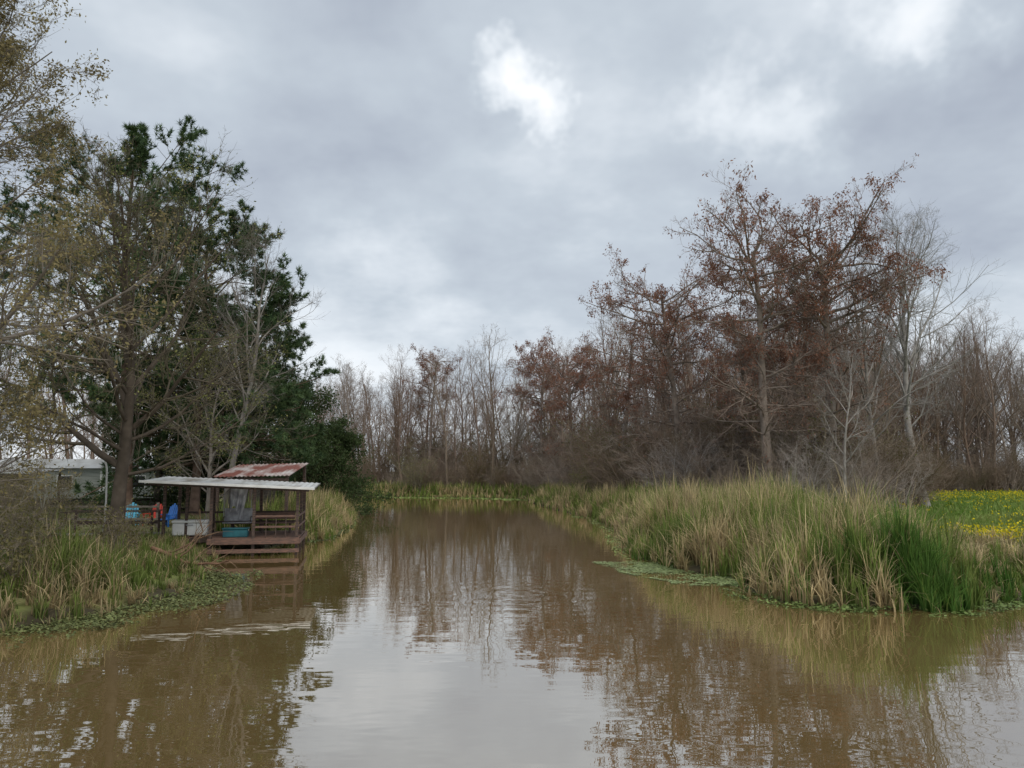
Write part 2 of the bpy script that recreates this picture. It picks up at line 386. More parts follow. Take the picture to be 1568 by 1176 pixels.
def sparse_leaves(parts, tw, r, frac, k, size, c1, c2, zlo=0., spread=.12, th=.42):
    q = tw[0].reshape(-1, 3); q = q[(r.random(len(q)) < frac) & (q[:, 2] > zlo)]
    cl = vnoise(q[:, 0] + .5 * q[:, 2], q[:, 1] + .7 * q[:, 2], 1.4, 3.) > th
    q = np.repeat(q[cl], k, 0); q = q + r.normal(size=q.shape) * spread
    parts.append(leaves(q, size, mixcol(c1, c2, r.random(len(q))), r, 1, .5, .2))
def moss(parts, tw, r, frac, c1=(.19, .19, .155), c2=(.30, .30, .25)):
    # short ragged tufts, kinked and in clumps
    q = tw[0][:, 0]; q = q[(r.random(len(q)) < frac) & (vnoise(q[:, 0] + q[:, 2], q[:, 1], .9, 5.) > .55)]
    q = np.repeat(q, 12, 0) + r.normal(size=(len(q) * 12, 3)) * np.array([.10, .10, .05])
    N = len(q); L = .12 + .38 * r.random(N) ** 2
    s = nrm(np.stack([r.normal(size=N), r.normal(size=N), np.zeros(N)], 1)) * .012
    d = np.stack([.25 * r.normal(size=N), .25 * r.normal(size=N), -np.ones(N)], 1) * L[:, None]
    v = np.stack([q - s, q + s, q + d + s * .3, q + d - s * .3], 1)
    parts.append((v.reshape(-1, 3), np.arange(N * 4).reshape(-1, 4), np.repeat(mixcol(c1, c2, r.random(N)), 4, 0), 1))

# ---- hero trees, right bank
CM = [M_bark, M_leaf]
plant('bald_cypress_tree', cypress(11, 17.0, .42, 6.0, 1., 52, .25), 20.9, 50, CM)
plant('bald_cypress_tree', cypress(12, 16.7, .36, 6.4, .75, 42, .30), 16.0, 47.5, CM, 1.)
plant('bald_cypress_tree', cypress(13, 17.0, .34, 6.8, .8, 48, .2), 13.2, 60, CM, 2.)
plant('bald_cypress_tree', cypress(14, 14.2, .3, 5.6, .9, 42, .2), 10.4, 73, CM, .4)
plant('bald_cypress_tree', cypress(15, 17.4, .3, 6., 1.1, 42, .25), 3.8, 101, CM, 3.)
plant('bald_cypress_tree', cypress(16, 19.0, .3, 4.6, .7, 36, .2), -12.3, 112, CM, 4.)
plant('bald_cypress_tree', cypress(17, 15.4, .3, 5.4, 1., 38, .2), 7.0, 86, CM, 5.)
plant('bald_cypress_tree', cypress(18, 13.0, .25, 5., .8, 36, .12), 16.2, 56, CM, 5.5)
p, tw, r = bare_tree(21, 20.5, .32, 7.8, 26, .28, (7, 6, 6), (.36, .34, .32), (.32, .305, .285), (46, 14)); plant('bare_hardwood_tree', p, 29.6, 55, [M_bark])
p, tw, r = bare_tree(22, 15.5, .22, 5.8, 20, .3, (6, 6, 5), (.3, .28, .26), (.27, .25, .23), (46, 18)); plant('bare_hardwood_tree', p, 25.8, 53, [M_bark])
p, tw, r = bare_tree(23, 9.5, .11, 2.6, 16, .25, (6, 5, 5), (.38, .35, .32), (.3, .28, .26), (50, 20)); plant('bare_hardwood_tree', p, 19.0, 44, [M_bark], 1.3)

# ---- hero trees, left bank
OB = (.11, .09, .072); OT = (.17, .15, .105)
p, tw, r = bare_tree(31, 13.6, .28, 5.6, 24, .2, (7, 6, 6), OB, OT, (66, 25), 10)
P0 = np.array([[0, 0, 3.2], [0, 0, 4.3], [.1, 0, 5.5]]); D0 = np.array([[-1, -.1, .35], [.8, -.2, .7], [-.5, .5, .9]])
lp, lr = grow(P0, D0, np.array([7.5, 6.5, 8.]), np.array([.15, .12, .13]), 8, .12, .07, .2, r)
p.append(tube(lp, lr, 6, OB))
tw2 = branch_levels(lp, lr, np.array([7.5, 6.5, 8.]), [(9, .15, 1, 45, 12, .5, .6, 5, .13, .05, 4), (7, .15, 1, 42, 14, .55, .6, 3, .15, .05, 3), (6, .1, 1, 38, 15, .6, .75, 2, .15, .04, 3)], r, OB, OT, p)
for t_ in (tw, tw2): sparse_leaves(p, t_, r, .38, 2, .10, (.15, .165, .05), (.28, .28, .10), th=.55); moss(p, t_, r, .02)
plant('budding_oak_tree', p, -15.2, 29.6, CM)
p, tw, r = bare_tree(32, 16.5, .26, 5.7, 30, .12, (7, 7, 6), (.2, .175, .15), (.21, .18, .14), (75, 35))
sparse_leaves(p, tw, r, .65, 3, .10, (.2, .17, .07), (.32, .26, .13), th=.25); moss(p, tw, r, .04); plant('budding_elm_tree', p, -15.2, 18.6, CM)
p, tw, r = bare_tree(33, 16, .2, 4.6, 18, .3, (6, 6, 5), (.24, .22, .20), (.22, .20, .18), (45, 20)); plant('bare_hardwood_tree', p, -15.9, 42.5, [M_bark])
p, tw, r = bare_tree(34, 10.5, .2, 4.6, 18, .2, (6, 6, 5), (.2, .18, .16), (.2, .18, .15), (60, 25))
sparse_leaves(p, tw, r, .35, 3, .1, (.14, .15, .05), (.24, .23, .1)); moss(p, tw, r, .04); plant('budding_elm_tree', p, -20.5, 28, CM)
p, tw, r = bare_tree(35, 8.5, .16, 4.6, 18, .15, (6, 6, 5), (.2, .18, .16), (.2, .18, .15), (65, 30))
sparse_leaves(p, tw, r, .35, 3, .1, (.14, .15, .05), (.24, .23, .1)); plant('budding_elm_tree', p, -16.6, 42, CM)
NM = [M_bark, M_needle]
plant('pine_tree', pine(41, 20.8, .36, 6.8, .3, 74), -22.6, 45, NM)
plant('pine_tree', pine(42, 17.0, .3, 6.6, .2, 66, .9), -19.8, 48, NM, 2.)
plant('pine_tree', pine(43, 12.5, .24, 5.2, .25, 40, 1.), -17.4, 50, NM, 4.)
EM = [M_bark, M_leaf]
plant('live_oak_tree', evergreen(51, 10.4, 5.2), -19.6, 54, EM)
plant('live_oak_tree', evergreen(52, 9.4, 5.0), -17.6, 61, EM)
plant('live_oak_tree', evergreen(53, 6.4, 3.8), -15.2, 64, EM)
plant('live_oak_tree', evergreen(54, 8.0, 4.6), -24.0, 52, EM)

# ---- forest mass (instanced)
rg = np.random.default_rng(5)
FV = []
for i in range(6):
    bk = np.array([(.15, .132, .115), (.13, .105, .085), (.17, .152, .134), (.135, .105, .085), (.15, .128, .103), (.14, .11, .09)][i]) * 1.75
    p, tw, r = bare_tree(100 + i, 18 + i * .3, .19, 4.0 + .3 * i, 20, .2, (5, 5, 4), bk, tuple(np.array(bk) * .95), (50, 18), 6, 1.6)
    FV.append(make_mesh('forest_tree_mesh', p, [M_barkI], True))
SV = []
for i in range(5):
    bk = tuple(np.array([(.18, .155, .13), (.14, .115, .09), (.17, .147, .123), (.12, .10, .07), (.21, .195, .18)][i]) * 1.75)
    SV.append(make_mesh('understory_mesh', shrub(200 + i, 4.2 + .5 * i, (0, 0, 0, 1, 0)[i], bk, nst=15), [M_barkI, M_leafI], True))
dist = empty('distant_tree_line')
edge = np.array([(-60, 126), (-32, 118), (-18, 109.5), (-8, 104), (1, 100.5), (5.5, 92), (8, 78), (10.5, 63), (13.5, 53), (17, 46.5), (22, 46), (27, 52), (30.5, 66), (39, 87), (80, 94)], float)
def dedge(q):
    d = np.full(len(q), 1e9)
    for a, b_ in zip(edge[:-1], edge[1:]):
        e = b_ - a; t = np.clip(((q - a) @ e) / (e @ e), 0, 1); d = np.minimum(d, np.linalg.norm(q - a - t[:, None] * e, axis=1))
    return d
def scatter(poly, sp, jit, bb, r):
    gx_, gy_ = np.meshgrid(np.arange(bb[0], bb[1], sp), np.arange(bb[2], bb[3], sp))
    q = np.stack([gx_.ravel(), gy_.ravel()], 1); q = q + r.uniform(-jit, jit, q.shape)
    return q[in_poly(q, poly)]
F_R2 = [(30, 62), (40, 90), (100, 98), (110, 130), (34, 130)]
for poly, sp, bb in ((F_RIGHT, 4.5, (-80, 100, 50, 165)), (F_LEFT, 6.5, (-90, -20, 68, 100)), (F_R2, 5., (30, 100, 60, 130))):
    q = scatter(poly, sp, sp * .45, bb, rg)
    if poly is F_RIGHT:
        de = dedge(q); q = q[(de < 22) | ((de < 46) & (rg.random(len(q)) < .35))]
    z = H(q[:, 0], q[:, 1])
    for (x, y), zz in zip(q, z):
        s = rg.uniform(.75, 1.04) * (1.2 if x > 30 else 1.08)
        if x < 30 and y < 72: s *= .84
        add_obj('forest_tree', FV[rg.integers(6)], (x, y, zz - .1), rg.uniform(0, 6.28), (s, s, s * rg.uniform(.93, 1.05)), dist)
under = empty('forest_understory')
sl = np.r_[0, np.cumsum(np.linalg.norm(np.diff(edge, axis=0), axis=1))]
for row, (off_, cnt) in enumerate(((0.5, 100), (4, 75), (10, 70), (20, 65))):
    u = rg.uniform(0, sl[-1], cnt); ex = np.interp(u, sl, edge[:, 0]); ey = np.interp(u, sl, edge[:, 1])
    d = np.array([20., 140.])[None] - np.stack([ex, ey], 1); d = nrm(d)
    q = np.stack([ex, ey], 1) + d * (off_ + rg.uniform(-1.2, 2., cnt))[:, None]; z = H(q[:, 0], q[:, 1])
    for (x, y), zz in zip(q, z):
        add_obj('understory_shrub', SV[rg.integers(4)], (x, y, zz - .1), rg.uniform(0, 6.28), rg.uniform(.6, 1.4) * (1, 1, 1.35, 1.7)[row], under)
for (x, y, s) in [(14.2, 49, .8), (17.2, 45.6, .8), (20.9, 45.6, .75), (12, 55, .9), (24.5, 49.5, .7)]:
    add_obj('understory_shrub', SV[4], (x, y, .6), rg.uniform(0, 6), s, under)
for (x, y, s) in [(-26, 66, 1), (-30, 68, 1.2), (-21, 74, 1.), (-20, 80, 1.1), (-24, 84, 1.2), (-36, 68, 1), (-42, 70, 1.2), (-50, 70, 1.1), (-60, 72, 1.2), (-17.5, 70, .8)]:
    add_obj('understory_shrub', SV[rg.integers(4)], (x, y, .7), rg.uniform(0, 6), s, under)
G = ((.16, .17, .04), (.3, .28, .1))
plant('willow_shrub', shrub(301, 6, 2, (.2, .18, .13), G), -12.5, 104, CM)
plant('willow_shrub', shrub(302, 4, 2, (.2, .18, .13), G), 7.5, 74, CM)
B = ((.14, .13, .045), (.24, .21, .09))
for i, (x, y, h_, lf) in enumerate([(-13.9, 21.5, 2.5, 1), (-13.4, 25.6, 1.9, 1), (-16.4, 25.5, 2.7, 1), (-16.2, 22.0, 3.4, 1), (-12.6, 19.3, 1.6, 1), (-14.6, 19.6, 2.6, 1), (-21.5, 35.5, 2.6, 1), (-24.5, 38.5, 3., 1), (-27.5, 42, 2.8, 1)]):
    plant('brush_shrub', shrub(310 + i, h_, lf, (.26, .22, .165), B, 9), x, y, CM)

# ------------------------------------------------------------------ reeds and grasses
TAN1, TAN2 = np.array((.46, .35, .18)), np.array((.72, .58, .33))
GR1, GR2 = np.array((.09, .14, .03)), np.array((.26, .33, .08))
def reed_patch(bb, n, wlo, whi, h0, w, r, tanf=.5, filt=None, hfun=None, shade=1.):
    q = np.stack([r.uniform(bb[0], bb[1], n), r.uniform(bb[2], bb[3], n)], 1)
    s = sdf(q); k = (s > wlo) & (s < whi)
    if filt is not None: k &= filt(q[:, 0], q[:, 1])
    q = q[k]; s = s[k]; N = len(q); x, y = q.T
    cx = np.round(x / .55) * .55; cy = np.round(y / .55) * .55
    hs = np.sin(cx * 12.9898 + cy * 78.233) * 43758.5453; hs = hs - np.floor(hs)
    hs2 = np.sin(cx * 39.346 + cy * 11.135) * 24634.6345; hs2 = hs2 - np.floor(hs2)
    x = x + (cx + (hs - .5) * .5 - x) * .5; y = y + (cy + (hs2 - .5) * .5 - y) * .5
    z = hgt_from(s, x, y) - .05
    nz_ = vnoise(x, y, 2.2, 4.)
    hh = h0 * (.42 + .4 * r.random(N) + .42 * hs + .25 * nz_ - .05) * np.clip(.5 + s * .35, .4, 1) * (.78 + .42 * vnoise(x, y, 1.1, 8.))
    if hfun is not None: hh = hh * hfun(x, y)
    ft = np.clip(tanf + (nz_ - .5) * 1.2 + (hs2 - .5) * 1.7 + r.normal(size=N) * .12, 0, 1); tan = r.random(N) < ft
    u = r.random(N)
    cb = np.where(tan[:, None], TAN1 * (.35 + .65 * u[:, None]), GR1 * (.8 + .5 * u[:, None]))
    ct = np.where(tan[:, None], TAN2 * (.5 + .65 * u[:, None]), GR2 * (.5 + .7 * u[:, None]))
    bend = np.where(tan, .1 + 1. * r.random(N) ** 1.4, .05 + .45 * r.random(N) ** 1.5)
    hh = np.where(tan, hh * (.78 + .4 * r.random(N)), hh * .95)
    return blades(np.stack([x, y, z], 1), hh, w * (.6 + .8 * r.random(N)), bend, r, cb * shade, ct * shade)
r = np.random.default_rng(77)
fade = lambda x, y: np.where(x > 12.4, np.clip(1 - (x - 12.4) * .45, .32, 1), 1.)
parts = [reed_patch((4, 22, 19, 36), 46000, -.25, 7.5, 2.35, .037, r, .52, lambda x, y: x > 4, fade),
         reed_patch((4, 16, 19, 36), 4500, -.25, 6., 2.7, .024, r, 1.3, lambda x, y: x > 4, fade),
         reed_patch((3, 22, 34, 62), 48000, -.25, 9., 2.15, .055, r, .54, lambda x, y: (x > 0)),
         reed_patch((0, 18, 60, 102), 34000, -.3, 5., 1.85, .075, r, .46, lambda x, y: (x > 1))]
add_obj('cattail_reed_bed', make_mesh('cattail_reed_bed', parts, [M_reed]))
gs = [reed_patch((10.1, 11.3, 19.5, 20.9), 1700, -.35, 1.3, 2.6, .04, r, -.9), reed_patch((4, 9, 28, 34), 2500, -.3, 1.2, 1.3, .035, r, -.6),
      reed_patch((4, 14, 19, 34), 24000, -.3, 5., 2.1, .036, r, -.9, lambda x, y: (x > 4) & (vnoise(x, y, .9, 6.) > .74))]
for g in gs: g[2][:] *= np.array([.5, .75, .6])
add_obj('green_cattail_clump', make_mesh('green_cattail_clump', gs, [M_reed]))
parts = [reed_patch((-60, 4, 96, 122), 60000, -.3, 4.5, 1.7, .09, r, .4, lambda x, y: y > 96 + 0 * x)]
add_obj('far_bank_reeds', make_mesh('far_bank_reeds', parts, [M_reed]))
parts = [reed_patch((-15.5, -8, 37.5, 60), 24000, -.3, 3.5, 1.9, .045, r, .62, lambda x, y: x < -8),
         reed_patch((-24, -9, 60, 92), 18000, -.3, 3., 1.6, .07, r, .45, lambda x, y: x < -8),
         reed_patch((-18, -8.5, 14, 24), 13000, -.2, 4.5, 1.35, .03, r, .5, lambda x, y: x < -8, lambda x, y: .45 + .95 * vnoise(x, y, 1.3, 9.), .85),
         reed_patch((-18, -8.5, 24, 33), 11000, -.1, 4.5, .75, .03, r, .35, lambda x, y: x < -8, None, .85)]
add_obj('left_bank_grasses', make_mesh('left_bank_grasses', parts, [M_reed]))
def meadow(bb, n, h, w, c1, c2, filt):
    q = np.stack([r.uniform(bb[0], bb[1], n), r.uniform(bb[2], bb[3], n)], 1); s = sdf(q)
    k = (s > .6) & filt(q[:, 0], q[:, 1]); q = q[k]; s = s[k]; N = len(q)
    z = hgt_from(s, q[:, 0], q[:, 1]) - .03; nz_ = np.clip(vnoise(q[:, 0], q[:, 1], 1.8, 7.) + r.normal(size=N) * .15, 0, 1)
    c = mixcol(c1, c2, nz_)
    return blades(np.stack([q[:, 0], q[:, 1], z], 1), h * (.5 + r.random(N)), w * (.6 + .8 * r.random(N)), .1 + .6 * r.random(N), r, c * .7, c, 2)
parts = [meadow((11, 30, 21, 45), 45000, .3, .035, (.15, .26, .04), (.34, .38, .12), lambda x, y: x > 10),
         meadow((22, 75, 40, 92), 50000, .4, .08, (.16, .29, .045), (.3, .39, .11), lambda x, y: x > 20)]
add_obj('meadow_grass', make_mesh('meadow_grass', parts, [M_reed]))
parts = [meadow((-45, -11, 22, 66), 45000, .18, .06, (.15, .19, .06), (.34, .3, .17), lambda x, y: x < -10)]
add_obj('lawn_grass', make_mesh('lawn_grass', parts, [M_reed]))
q = np.concatenate([np.stack([r.uniform(16.5, 27, 1300), r.normal(29, 1.4, 1300)], 1), np.stack([r.uniform(30, 75, 3600), r.normal(70, 7, 3600)], 1), np.stack([r.uniform(22, 60, 1300), r.uniform(36, 84, 1300)], 1)])
q = q[(vnoise(q[:, 0], q[:, 1], 1.6, 1.3) + .12 * r.normal(size=len(q)) > .54) & (sdf(q) > 1)]
z = H(q[:, 0], q[:, 1]) + .3 + .35 * r.random(len(q))
parts = []
c0_ = np.stack([q[:, 0], q[:, 1], z], 1)
for j in range(4):
    parts.append(leaves(c0_ + r.normal(size=c0_.shape) * .08, .085, mixcol((.70, .55, .01), (.85, .72, .03), r.random(len(q))), r, 0, .8, -.4))
st = blades(c0_ - np.array([0, 0, .5]), np.full(len(q), .5), np.full(len(q), .02), np.full(len(q), .05), r, np.tile((.1, .17, .03), (len(q), 1)), np.tile((.14, .22, .04), (len(q), 1)), 2)
parts.append(st)
add_obj('yellow_wildflowers', make_mesh('yellow_wildflowers', parts, [M_leaf]))
def mat_patch(bb, n, lo, hi, size, c1, c2, filt, th=.4, zmax=.1):
    q = np.stack([r.uniform(bb[0], bb[1], n), r.uniform(bb[2], bb[3], n)], 1); s = sdf(q)
    k = (s > lo) & (s < hi) & filt(q[:, 0], q[:, 1]) & (.6 * vnoise(q[:, 0], q[:, 1], .9, 2.) + .4 * vnoise(q[:, 0], q[:, 1], .22, 4.) + .13 * r.normal(size=n) + .25 * np.clip(s, -1.4, .3) > th); q = q[k]; N = len(q)
    c = np.stack([q[:, 0], q[:, 1], .015 + zmax * r.random(N) ** 2], 1)
    a = r.random(N) * 6.28; sz = (size * (.5 + r.random(N)))[:, None]
    d = np.stack([np.cos(a), np.sin(a), .35 * r.normal(size=N) * min(1, zmax * 12)], 1); e = np.stack([-np.sin(a), np.cos(a), .35 * r.normal(size=N) * min(1, zmax * 12)], 1)
    v = np.stack([c - d * sz, c + e * sz * .6, c + d * sz, c - e * sz * .6], 1); v[..., 2] = np.maximum(v[..., 2], .006)
    cc = mixcol(c1, c2, r.random(N))
    return (v.reshape(-1, 3), np.arange(N * 4).reshape(-1, 4), np.repeat(cc, 4, 0), 0)
parts = [mat_patch((-14, -7.5, 14, 27), 46000, -1.8, .8, .04, (.085, .105, .035), (.19, .21, .08), lambda x, y: x < -7, .27),
         mat_patch((-13, -8, 27, 60), 9000, -.6, .3, .07, (.07, .1, .03), (.15, .19, .07), lambda x, y: x < -7, .4)]
add_obj('floating_water_plants', make_mesh('floating_water_plants', parts, [M_float]))
parts = [mat_patch((2.5, 9, 23.8, 30), 34000, -2.4, .2, .04, (.2, .28, .1), (.36, .42, .2), lambda x, y: x > 2, .24, .02),
         mat_patch((5.5, 17, 18, 24), 26000, -.9, .4, .045, (.1, .15, .035), (.2, .26, .09), lambda x, y: x > 2, .36, .08),
         mat_patch((2, 8, 29, 60), 16000, -.9, .2, .06, (.15, .2, .05), (.25, .3, .1), lambda x, y: x > 2, .38, .06),
         mat_patch((-30, 4, 92, 112), 30000, -2.2, .2, .12, (.22, .3, .08), (.34, .42, .14), lambda x, y: x > -40, .2, .06)]
add_obj('duckweed_mat', make_mesh('duckweed_mat', parts, [M_float]))

# ------------------------------------------------------------------ boxes for built things
def box(name, lo, hi, mat, parent, bev=.008, rot=None):
    lo = np.array(lo, float); hi = np.array(hi, float); c = (lo + hi) / 2; s = (hi - lo)
    bm = bmesh.new(); bmesh.ops.create_cube(bm, size=1)
    for v in bm.verts: v.co = Vector((v.co.x * s[0], v.co.y * s[1], v.co.z * s[2]))
    bmesh.ops.bevel(bm, geom=bm.edges[:], offset=min(bev, min(s) * .3), segments=1, affect='EDGES')
    me = bpy.data.meshes.new(name); bm.to_mesh(me); bm.free(); me.materials.append(mat)
    o = bpy.data.objects.new(name, me); COL.objects.link(o); o.location = c
    if rot: o.rotation_euler = rot
    o.parent = parent
    return o
def sheet(name, corners, mat, parent, waves=24, amp=.02, thick=.03):
    a, b_, c, d = [np.array(q, float) for q in corners]; n_ = waves * 4
    u = np.linspace(0, 1, n_ + 1); z = amp * np.sin(u * waves * 2 * np.pi)
    fr = a + (b_ - a) * u[:, None]; bk = d + (c - d) * u[:, None]
    fr[:, 2] += z; bk[:, 2] += z
    V = np.concatenate([fr, bk, fr - [0, 0, thick], bk - [0, 0, thick]]); k = n_ + 1; i = np.arange(n_)
    F = np.concatenate([np.stack([i, i + 1, i + 1 + k, i + k], 1), np.stack([i + 2 * k, i + 3 * k, i + 1 + 3 * k, i + 1 + 2 * k], 1), np.stack([i, i + 2 * k, i + 1 + 2 * k, i + 1], 1), np.stack([i + k, i + k + 1, i + 1 + 3 * k, i + 3 * k], 1)])
    return add_obj(name, make_mesh(name, [(V, F, (1, 1, 1), 0)], [mat], False), parent=parent)
# the dock is built axis-aligned, then turned slightly towards the bank about its front corner
DR = math.radians(11); piv = Vector((-9.6, 32.0, 0)); off = piv - Matrix.Rotation(DR, 3, 'Z') @ piv + Vector((-.1, .3, 0))
def turned(name): return empty(name, off, DR)

dk = turned('covered_boat_dock')
zd = .72
for i in range(27):
    y0 = 32.0 + i * .155
    x0 = -14.6 if y0 > 33.2 else -12.5
    box('deck_board', (x0, y0, zd - .04), (-8.85, y0 + .145, zd), M_wood2, dk)
box('front_fascia', (-12.5, 31.94, zd - .24), (-8.82, 31.985, zd - .03), M_wood2, dk)
box('lower_front_beam', (-12.5, 31.96, .12), (-8.82, 32.02, .28), M_wood2, dk)
box('side_fascia', (-8.84, 32.0, zd - .24), (-8.79, 36.2, zd - .045), M_wood2, dk)
box('left_fascia', (-14.6, 33.1, zd - .24), (-12.52, 33.15, zd - .045), M_wood, dk)
box('floor_joist', (-14.6, 34.6, zd - .22), (-8.86, 34.7, zd - .045), M_wood, dk)
def roofz(x): return 3.14 - (x + 15.5) / 7.2 * .34
for (x, y) in [(-8.95, 32.15), (-10.7, 32.15), (-12.4, 32.15), (-13.6, 33.3), (-14.5, 33.3), (-8.95, 36), (-10.9, 36), (-13, 36), (-14.5, 36), (-8.95, 34.1)]:
    box('post', (x - .06, y - .06, -1.3), (x + .06, y + .06, roofz(x) - .10), M_wood, dk)
for (x0, x1, y) in [(-14.9, -8.5, 32.3), (-14.9, -8.5, 36.05)]:
    box('roof_beam', (x0, y - .04, 2.77), (x1, y + .04, 2.92), M_wood, dk, rot=(0, math.atan(.34 / 7.2), 0))
sheet('metal_roof', [(-15.1, 31.6, 3.10), (-8.25, 31.6, 2.77), (-8.25, 36.2, 2.93), (-15.1, 36.2, 3.26)], M_tin, dk, 30, .015, .05)
box('roof_edge_flashing', (-15.12, 31.55, 2.875), (-8.23, 31.585, 2.975), M_white, dk, rot=(0, math.atan(.33 / 6.85), 0))
for z0 in (1.62, 1.18):
    box('rail_front', (-10.64, 32.08, z0 - .05), (-9.01, 32.12, z0 + .04), M_wood2, dk)
    box('rail_side', (-8.93, 32.22, z0 - .05), (-8.89, 35.94, z0 + .04), M_wood2, dk)
    box('rail_back', (-14.4, 35.9, z0 - .05), (-9.05, 35.94, z0 + .04), M_wood, dk)
for x in (-9.4, -9.8, -10.2): box('baluster', (x - .02, 32.125, zd), (x + .02, 32.155, 1.6), M_wood, dk)
box('bench_seat', (-12.2, 34.9, 1.12), (-9.3, 35.4, 1.17), M_wood2, dk)
for x in (-12, -10.7, -9.5): box('bench_leg', (x - .04, 34.95, zd), (x + .04, 35.35, 1.118), M_wood, dk)
box('bench_back', (-12.2, 35.42, 1.3), (-9.3, 35.46, 1.6), M_wood2, dk)
ch = turned('white_chest_cooler')
box('body', (-14.15, 33.25, zd + .05), (-12.75, 33.9, 1.28), M_white, ch, .04)
box('lid', (-14.18, 33.22, 1.29), (-12.72, 33.93, 1.42), M_white, ch, .04)
box('handle', (-13.6, 33.19, 1.2), (-13.3, 33.215, 1.24), M_grey, ch)
for x in (-14.05, -12.9): box('foot', (x, 33.3, zd), (x + .08, 33.8, zd + .05), M_dark, ch)
tt_ = turned('teal_storage_tote')
box('bin', (-12.0, 32.6, zd), (-11.0, 33.1, 1.05), M_teal, tt_, .03); box('lid', (-12.04, 32.56, 1.055), (-10.96, 33.14, 1.11), M_teal, tt_, .015)
for x in (-12.03, -11.0): box('latch', (x, 32.8, .98), (x + .03, 32.9, 1.052), M_white, tt_, .004)
sw = turned('porch_swing')
box('seat', (-12.3, 34.2, 1.2), (-11.1, 34.65, 1.25), M_grey, sw); box('back', (-12.3, 34.68, 1.28), (-11.1, 34.72, 1.85), M_grey, sw, .01, (-.15, 0, 0))
for x in (-12.3, -11.14): box('arm', (x, 34.2, 1.45), (x + .04, 34.66, 1.49), M_wood, sw); box('chain', (x, 34.4, 1.49), (x + .02, 34.42, 2.9), M_grey, sw, .002); box('arm_post', (x, 34.22, 1.252), (x + .04, 34.26, 1.448), M_wood, sw)
u_, v_ = np.meshgrid(np.linspace(0, 1, 24), np.linspace(0, 1, 14))
tv = np.stack([-11.9 + u_ * .75 * (1 - .35 * v_), 33.6 + .07 * np.sin(u_ * 20) * (v_ + .2), 2.85 - 1.15 * v_ * (1 - .25 * np.sin(u_ * 5))], -1).reshape(-1, 3)
ti = np.arange(24 * 14).reshape(14, 24); tf = np.stack([ti[:-1, :-1], ti[:-1, 1:], ti[1:, 1:], ti[1:, :-1]], -1).reshape(-1, 4)
add_obj('hanging_tarp', make_mesh('hanging_tarp', [(tv, tf, (1, 1, 1), 0)], [M_grey], True), off, DR)
rs = empty('rusty_roof_shed')
sheet('rusted_roof', [(-15.1, 38.6, 3.22), (-11.2, 38.6, 3.3), (-11.2, 42.2, 3.95), (-15.1, 42.2, 3.85)], M_rust, rs, 18, .025, .03)
for (x, y, z1) in [(-14.9, 38.8, 3.2), (-11.4, 38.8, 3.25), (-13.2, 38.8, 3.22), (-14.8, 42, 3.8), (-11.4, 42, 3.85)]: box('post', (x - .07, y - .07, -.3), (x + .07, y + .07, z1), M_wood, rs)
box('front_beam', (-15, 38.72, 3.0), (-11.3, 38.78, 3.15), M_wood, rs)
box('back_wall_panel', (-14.7, 42.08, .8), (-13, 42.12, 3.0), M_greyw, rs)
box('counter', (-14.5, 40, 1.5), (-12.6, 40.7, 1.56), M_greyw, rs)
for x in (-14.4, -12.7): box('counter_leg', (x - .04, 40.1, .3), (x + .04, 40.6, 1.498), M_wood, rs)
gw = turned('dock_walkway')
for i in range(16): box('plank', (-14.7 - (i + 1) * .3, 33.8, .78), (-14.72 - i * .3, 35.0, .82), M_greyw, gw)
for y in (33.8, 35.0):
    for x in (-15.1, -16.8, -18.5): box('rail_post', (x - .045, y - .045, .2), (x + .045, y + .045, 1.75), M_wood, gw)
    box('handrail', (-18.7, y - .03, 1.755), (-14.8, y + .03, 1.8), M_wood, gw); box('mid_rail', (-18.7, y + .048, 1.25), (-14.8, y + .075, 1.33), M_wood, gw)
fn = empty('wooden_rail_fence')
for i in range(9):
    x = -17.5 - i * 2.; box('fence_post', (x - .06, 37.94, .3), (x + .06, 38.06, 1.95), M_greyw, fn)
for z0 in (1.1, 1.7): box('fence_rail', (-33.6, 37.89, z0), (-17.4, 37.935, z0 + .1), M_greyw, fn)
def chair(x, y, rot, mat):
    e = empty('adirondack_chair', (x, y, float(H(x, y)[0])), rot)
    box('seat', (-.3, -.3, .36), (.3, .28, .4), mat, e, .01, (.12, 0, 0))
    for i in range(5): box('back_slat', (-.29 + i * .12, .3, .35), (-.19 + i * .12, .33, 1.0 + .08 * (2 - abs(i - 2))), mat, e, .01, (-.3, 0, 0))
    for s in (-1, 1):
        box('armrest', (s * .36 - .06, -.35, .58), (s * .36 + .06, .35, .61), mat, e)
        box('front_leg', (s * .36 - .03, -.32, 0), (s * .36 + .03, -.24, .578), mat, e); box('rear_leg', (s * .36 - .03, .22, 0), (s * .36 + .03, .3, .578), mat, e)
for a in [(-19.3, 38.9, .2, M_cyan), (-18.3, 39.3, -.1, M_red), (-17.4, 38.9, -.4, M_blue), (-20.3, 39.5, .5, M_red)]: chair(*a)

